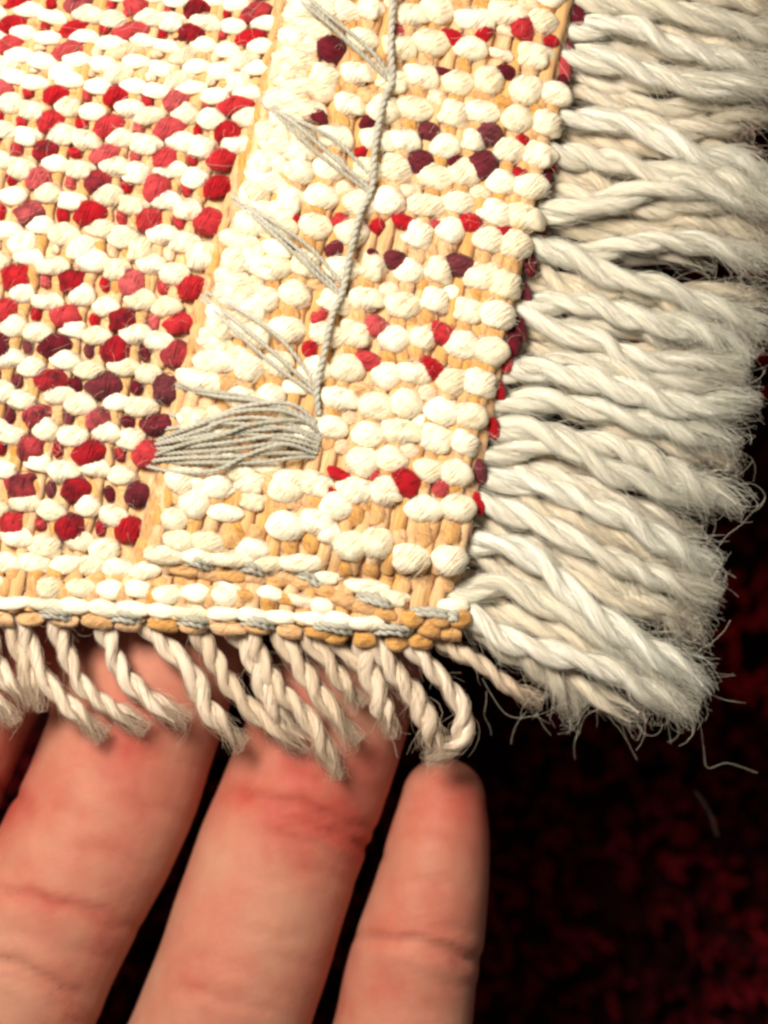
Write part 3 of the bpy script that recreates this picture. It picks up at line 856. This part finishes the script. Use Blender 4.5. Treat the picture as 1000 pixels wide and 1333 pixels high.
for pts in [[(740, 905, -3), (752, 930, -4), (748, 965, -6), (751, 990, -8)], [(748, 965, -5), (765, 930, -4), (800, 920, -3), (830, 928, -3)], [(816, 925, -3), (820, 950, -4), (828, 963, -5), (832, 950, -5), (820, 930, -4)],
            [(905, 880, -3), (930, 905, -4), (958, 915, -4), (970, 914, -5)], [(630, 885, -3), (660, 930, -5), (700, 930, -5), (740, 905, -4)], [(632, 900, -4), (630, 935, -6), (642, 958, -7)],
            [(905, 930, -3), (912, 970, -6), (918, 1000, -7), (950, 993, -7), (990, 1005, -8)], [(905, 850, -3), (935, 830, -3), (952, 808, -2)], [(925, 730, -3), (945, 700, -3), (972, 676, -3), (996, 650, -4)],
            [(940, 640, -3), (975, 625, -4), (996, 640, -5), (985, 662, -5), (960, 664, -5)], [(915, 900, -3), (922, 925, -4), (918, 940, -4)], [(600, 905, -4), (612, 925, -5), (608, 955, -6), (590, 970, -6)],
            [(910, 760, -3), (940, 745, -4), (955, 750, -4)], [(930, 560, -3), (955, 575, -4), (970, 600, -4)], [(905, 1030, -30), (925, 1060, -32), (934, 1088, -34)], [(955, 500, -3), (985, 495, -3), (1000, 482, -3)],
            [(960, 520, -3), (985, 530, -4), (992, 548, -4)], [(640, 870, -3), (670, 850, -2), (715, 855, -1)], [(780, 860, -2), (800, 930, -5), (830, 990, -8)], [(870, 920, -3), (900, 950, -4), (908, 935, -4)],
            [(500, 930, -2), (510, 960, -3), (520, 985, -3)], [(545, 960, -2), (560, 985, -3), (575, 1000, -3)], [(575, 965, -2), (588, 988, -3), (606, 975, -4)]]:
    loose(pts)
def halo():
    """short stray fibres round the tassels' cut ends"""
    ends = [p[-1] for p in TOP] + [p[-1] for p in MID]
    PF = []
    K = 10; q = np.linspace(0, 1, K)
    for (x, y) in ends:
        for k in range(22):
            a = R(rng.normal(20, 60)); ln = rng.uniform(15, 60); c = rng.normal(0, 1.6)
            cx, cy = x - rng.uniform(0, 60) , y + rng.normal(0, 12); z = rng.uniform(-3.5, -1)
            l = []
            for t in q:
                l.append(Wp(cx, cy, z - 1.5 * t * rng.uniform(.9, 1.1))); cx += math.cos(a + c * t) * ln / K; cy += math.sin(a + c * t) * ln / K
            PF.append(np.array(l))
    PF = np.array(PF)
    V, F, A = tubes(PF, np.full(PF.shape[:2], .000014), 3)
    b = Bag(); b.add(V, F, A)
    o = part(b.build('fringe_fuzz', M['fibre'])); o['kind'] = 'stuff'
halo()

# ------------------------------------------------------------------ the hand (left hand, palm up, fingers under the rug)
def loft(stations, nseg=28, nst=60):
    st = np.array(stations, float)       # px, py, z, half width px, half thick mm
    C, _ = catmull(st, nst)
    P = Wp(C[:, 0], C[:, 1], C[:, 2])
    T = np.gradient(P, axis=0); T /= np.linalg.norm(T, axis=1, keepdims=True)
    up = np.array([0, 0, 1.0]); B = np.cross(T, up); B /= np.linalg.norm(B, axis=1, keepdims=True); N_ = np.cross(B, T)
    a = np.linspace(0, 2 * np.pi, nseg, endpoint=False)
    rw = C[:, 3] * S * 1.05; rt = C[:, 4] * 1e-3
    V = P[:, None] + (rw[:, None] * np.cos(a))[..., None] * B[:, None] + (rt[:, None] * np.sin(a))[..., None] * N_[:, None]
    v = V.reshape(-1, 3)
    idx = np.arange(nst * nseg).reshape(nst, nseg)
    F = np.stack([idx[:-1], np.roll(idx[:-1], -1, 1), np.roll(idx[1:], -1, 1), idx[1:]], -1).reshape(-1, 4)
    v = np.vstack([v, P[0], P[-1]])
    c0, c1 = len(v) - 2, len(v) - 1
    tri = [(idx[0, (j + 1) % nseg], idx[0, j], c0, c0) for j in range(nseg)] + [(idx[-1, j], idx[-1, (j + 1) % nseg], c1, c1) for j in range(nseg)]
    return v, F, tri, P
def tipped(pts):
    """close the fingertip (first station) with a round cap"""
    (x0, y0, z0, w0, t0), (x1, y1, z1, w1, t1) = pts[0], pts[1]
    d = np.array([x0 - x1, y0 - y1], float); d /= np.hypot(*d)
    out = []
    for a in (84, 66, 45, 22):
        c, s_ = math.cos(R(a)), math.sin(R(a))
        out.append((x0 + d[0] * w0 * s_, y0 + d[1] * w0 * s_, z0, w0 * c, t0 * c))
    return out + list(pts)
FINGERS = {
 'index':  [(80, 640, -13.5, 88, 6.6), (20, 800, -13.8, 96, 7.2), (-42, 900, -14, 100, 7.8), (-105, 1030, -14, 104, 8.0), (-200, 1250, -14.5, 110, 8.8), (-275, 1480, -15.5, 124, 9.6), (-300, 1800, -17, 140, 11)],
 'middle': [(300, 640, -12, 96, 7.0), (234, 800, -12.2, 102, 7.8), (176, 950, -12.4, 110, 8.2), (119, 1090, -12, 112, 8.4), (16, 1290, -12.4, 117, 8.8), (-60, 1500, -15, 122, 9.6), (-110, 1850, -17, 140, 11)],
 'ring':   [(520, 690, -12.6, 86, 6.8), (468, 830, -12.4, 96, 7.6), (418, 965, -12.6, 103, 8.0), (376, 1080, -12.5, 106, 8.1), (330, 1210, -12.2, 110, 8.5), (284, 1345, -12.6, 114, 8.7), (190, 1560, -15, 118, 9.2), (90, 1860, -17, 132, 11)],
 'little': [(579, 1044, -12.8, 57, 5.8), (574, 1090, -12.5, 67, 6.6), (553, 1200, -12.6, 80, 7.2), (536, 1270, -12.8, 87, 7.4), (514, 1370, -13.2, 92, 7.8), (450, 1560, -15, 100, 8.6), (330, 1860, -17, 120, 10.5)],
}
PALM = [(60, 1700, -19, 300, 9.5), (40, 1850, -20, 470, 12.5), (-20, 2100, -21, 540, 14), (-80, 2400, -22, 520, 15), (-130, 2700, -22, 430, 14.5), (-170, 2900, -22, 370, 14), (-210, 3150, -22, 375, 14.5)]
THUMB = [(-640, 1560, -10, 105, 8.0), (-640, 1700, -11, 118, 9), (-610, 1850, -13, 122, 9.4), (-560, 2050, -16, 140, 10.5), (-420, 2350, -20, 200, 14), (-280, 2600, -21, 240, 14)]
def build_hand():
    vs = []; fs = []; n = 0; axes = {}
    def put(st, cap):
        nonlocal n
        v, F, tri, P = loft(tipped(st) if cap else st)
        vs.append(v); fs.extend([tuple(int(i) + n for i in f) for f in F])
        fs.extend([tuple(int(i) + n for i in t[:3]) for t in tri]); n += len(v)
        return P
    for k, st in FINGERS.items(): axes[k] = put(st, True)
    put(THUMB, True); put(PALM, False)
    me = bpy.data.meshes.new('hand'); me.from_pydata([tuple(v) for v in np.vstack(vs)], [], fs); me.update()
    tmp = bpy.data.objects.new('hand_source', me); COL.objects.link(tmp)
    rm = tmp.modifiers.new('remesh', 'REMESH'); rm.mode = 'VOXEL'; rm.voxel_size = .0006
    sm = tmp.modifiers.new('smooth', 'SMOOTH'); sm.factor = .5; sm.iterations = 4
    dg = bpy.context.evaluated_depsgraph_get()
    ev = tmp.evaluated_get(dg)
    m2 = bpy.data.meshes.new_from_object(ev)
    bpy.data.objects.remove(tmp)
    nv = len(m2.vertices)
    co = np.empty(nv * 3, np.float32); m2.vertices.foreach_get('co', co); co = co.reshape(-1, 3).astype(float)
    no = np.empty(nv * 3, np.float32); m2.vertex_normals.foreach_get('vector', no); no = no.reshape(-1, 3)
    # photo-plane coordinates used only to lay out the creases along each finger
    k = (D - co[:, 2]) / D
    px = co[:, 0] / (S * k) + 500; py = 666.5 - co[:, 1] / (S * k)
    tone = np.zeros(nv); disp = np.zeros(nv); ya = np.zeros((nv, 3))
    ya[:, 0] = co[:, 0] * .25 - co[:, 1]; ya[:, 1] = co[:, 0]; ya[:, 2] = co[:, 2]
    def crease(cx, cy, ang, half, depth, width, curve=0., red=.35, bulge=.3):
        nonlocal disp, tone
        depth *= 1.7; width = max(width * 1.45, 6.5)
        c, s_ = math.cos(R(ang)), math.sin(R(ang))
        a = (px - cx) * c + (py - cy) * s_; d = -(px - cx) * s_ + (py - cy) * c - curve * a * a / half
        d = d + 2.5 * np.sin(a / 17. + cx) + 1.5 * np.sin(a / 7.3 + cy)
        w = np.clip(1 - (np.abs(a) / half) ** 3, 0, 1) * sstep(-.25, .1, no[:, 2])
        disp -= w * depth * 1e-3 * np.exp(-(d / width) ** 2)
        disp += w * depth * bulge * 1e-3 * (np.exp(-((d - 2.6 * width) / (2.2 * width)) ** 2) + np.exp(-((d + 2.6 * width) / (2.2 * width)) ** 2))
        tone += .6 * red * w * np.exp(-(d / (width * 2.6)) ** 2)
    # ring finger
    crease(398, 1052, 16, 112, .30, 5, .10, .5); crease(420, 1078, 20, 100, .22, 4, .10, .35); crease(410, 1100, 24, 60, .12, 4, .1, .2); crease(450, 1092, 24, 40, .14, 4, 0, .2)
    crease(300, 1300, 14, 90, .14, 4, .1, .15); crease(350, 1215, 10, 60, .08, 4, 0, .1); crease(440, 985, 8, 70, .12, 4, 0, .1)
    # middle finger
    crease(60, 1172, 10, 110, .22, 4.5, .08, .45); crease(20, 1258, 20, 115, .34, 5, .10, .2); crease(60, 1290, 24, 80, .20, 4, .1, .1); crease(150, 1205, 14, 60, .10, 4, 0, .15); crease(80, 1315, 30, 60, .14, 4, 0, .1)
    # little finger
    crease(548, 1228, 10, 92, .42, 5, .10, .25); crease(570, 1205, 6, 60, .14, 4, .1, .3); crease(560, 1148, 4, 60, .10, 4, .1, .25); crease(580, 1246, 14, 50, .16, 4, 0, .1)
    for (cx, cy, L_) in [(200, 1050, 60), (140, 1110, 70), (230, 990, 50), (20, 1215, 60), (110, 1240, 50), (90, 1060, 60), (360, 1150, 60), (430, 1140, 50), (300, 1255, 70), (380, 1250, 50), (340, 1290, 60), (460, 1020, 50), (390, 1010, 60), (600, 1100, 40), (560, 1090, 40), (530, 1290, 50), (590, 1280, 40), (560, 1315, 50)]:
        crease(cx, cy, 14 + random.uniform(-8, 8), L_, .06, 3.0, .1, .10)
    # index finger
    crease(-50, 1010, 14, 100, .25, 5, .1, .2)
    # soft lumps of the finger pads
    disp += .00018 * np.sin(px / 61. + py / 83.) * np.sin(py / 57. - px / 140.) + .00006 * np.sin(px / 19. + 1.3) * np.sin(py / 23.)
    # blood-red patches: pads near the tips, joints
    def patch(cx, cy, rx, ry, ang, amt):
        nonlocal tone
        c, s_ = math.cos(R(ang)), math.sin(R(ang))
        a = (px - cx) * c + (py - cy) * s_; d = -(px - cx) * s_ + (py - cy) * c
        tone += amt * np.exp(-(a / rx) ** 2 - (d / ry) ** 2)
    patch(440, 1020, 110, 60, 20, .30); patch(430, 1085, 60, 70, 0, .25); patch(590, 1040, 70, 80, 0, .32); patch(570, 1180, 70, 40, 0, .25); patch(180, 985, 120, 60, 20, .30); patch(20, 960, 80, 120, 0, .5)
    patch(60, 1165, 60, 30, 10, .2); patch(420, 1200, 40, 130, 16, .12)
    co += no * disp[:, None]
    m2.vertices.foreach_set('co', co.astype(np.float32).ravel())
    a = m2.attributes.new('tone', 'FLOAT', 'POINT'); a.data.foreach_set('value', tone.astype(np.float32))
    a = m2.attributes.new('yarn', 'FLOAT_VECTOR', 'POINT'); a.data.foreach_set('vector', ya.astype(np.float32).ravel())
    m2.polygons.foreach_set('use_smooth', np.ones(len(m2.polygons), bool))
    m2.materials.clear(); m2.materials.append(M['skin']); m2.update()
    m2.name = 'hand'
    o = bpy.data.objects.new('hand', m2); COL.objects.link(o)
    o['label'] = 'open hand, palm up, its bare fingers supporting the rug corner from below'
    o['category'] = 'hand'
    return o
build_hand()
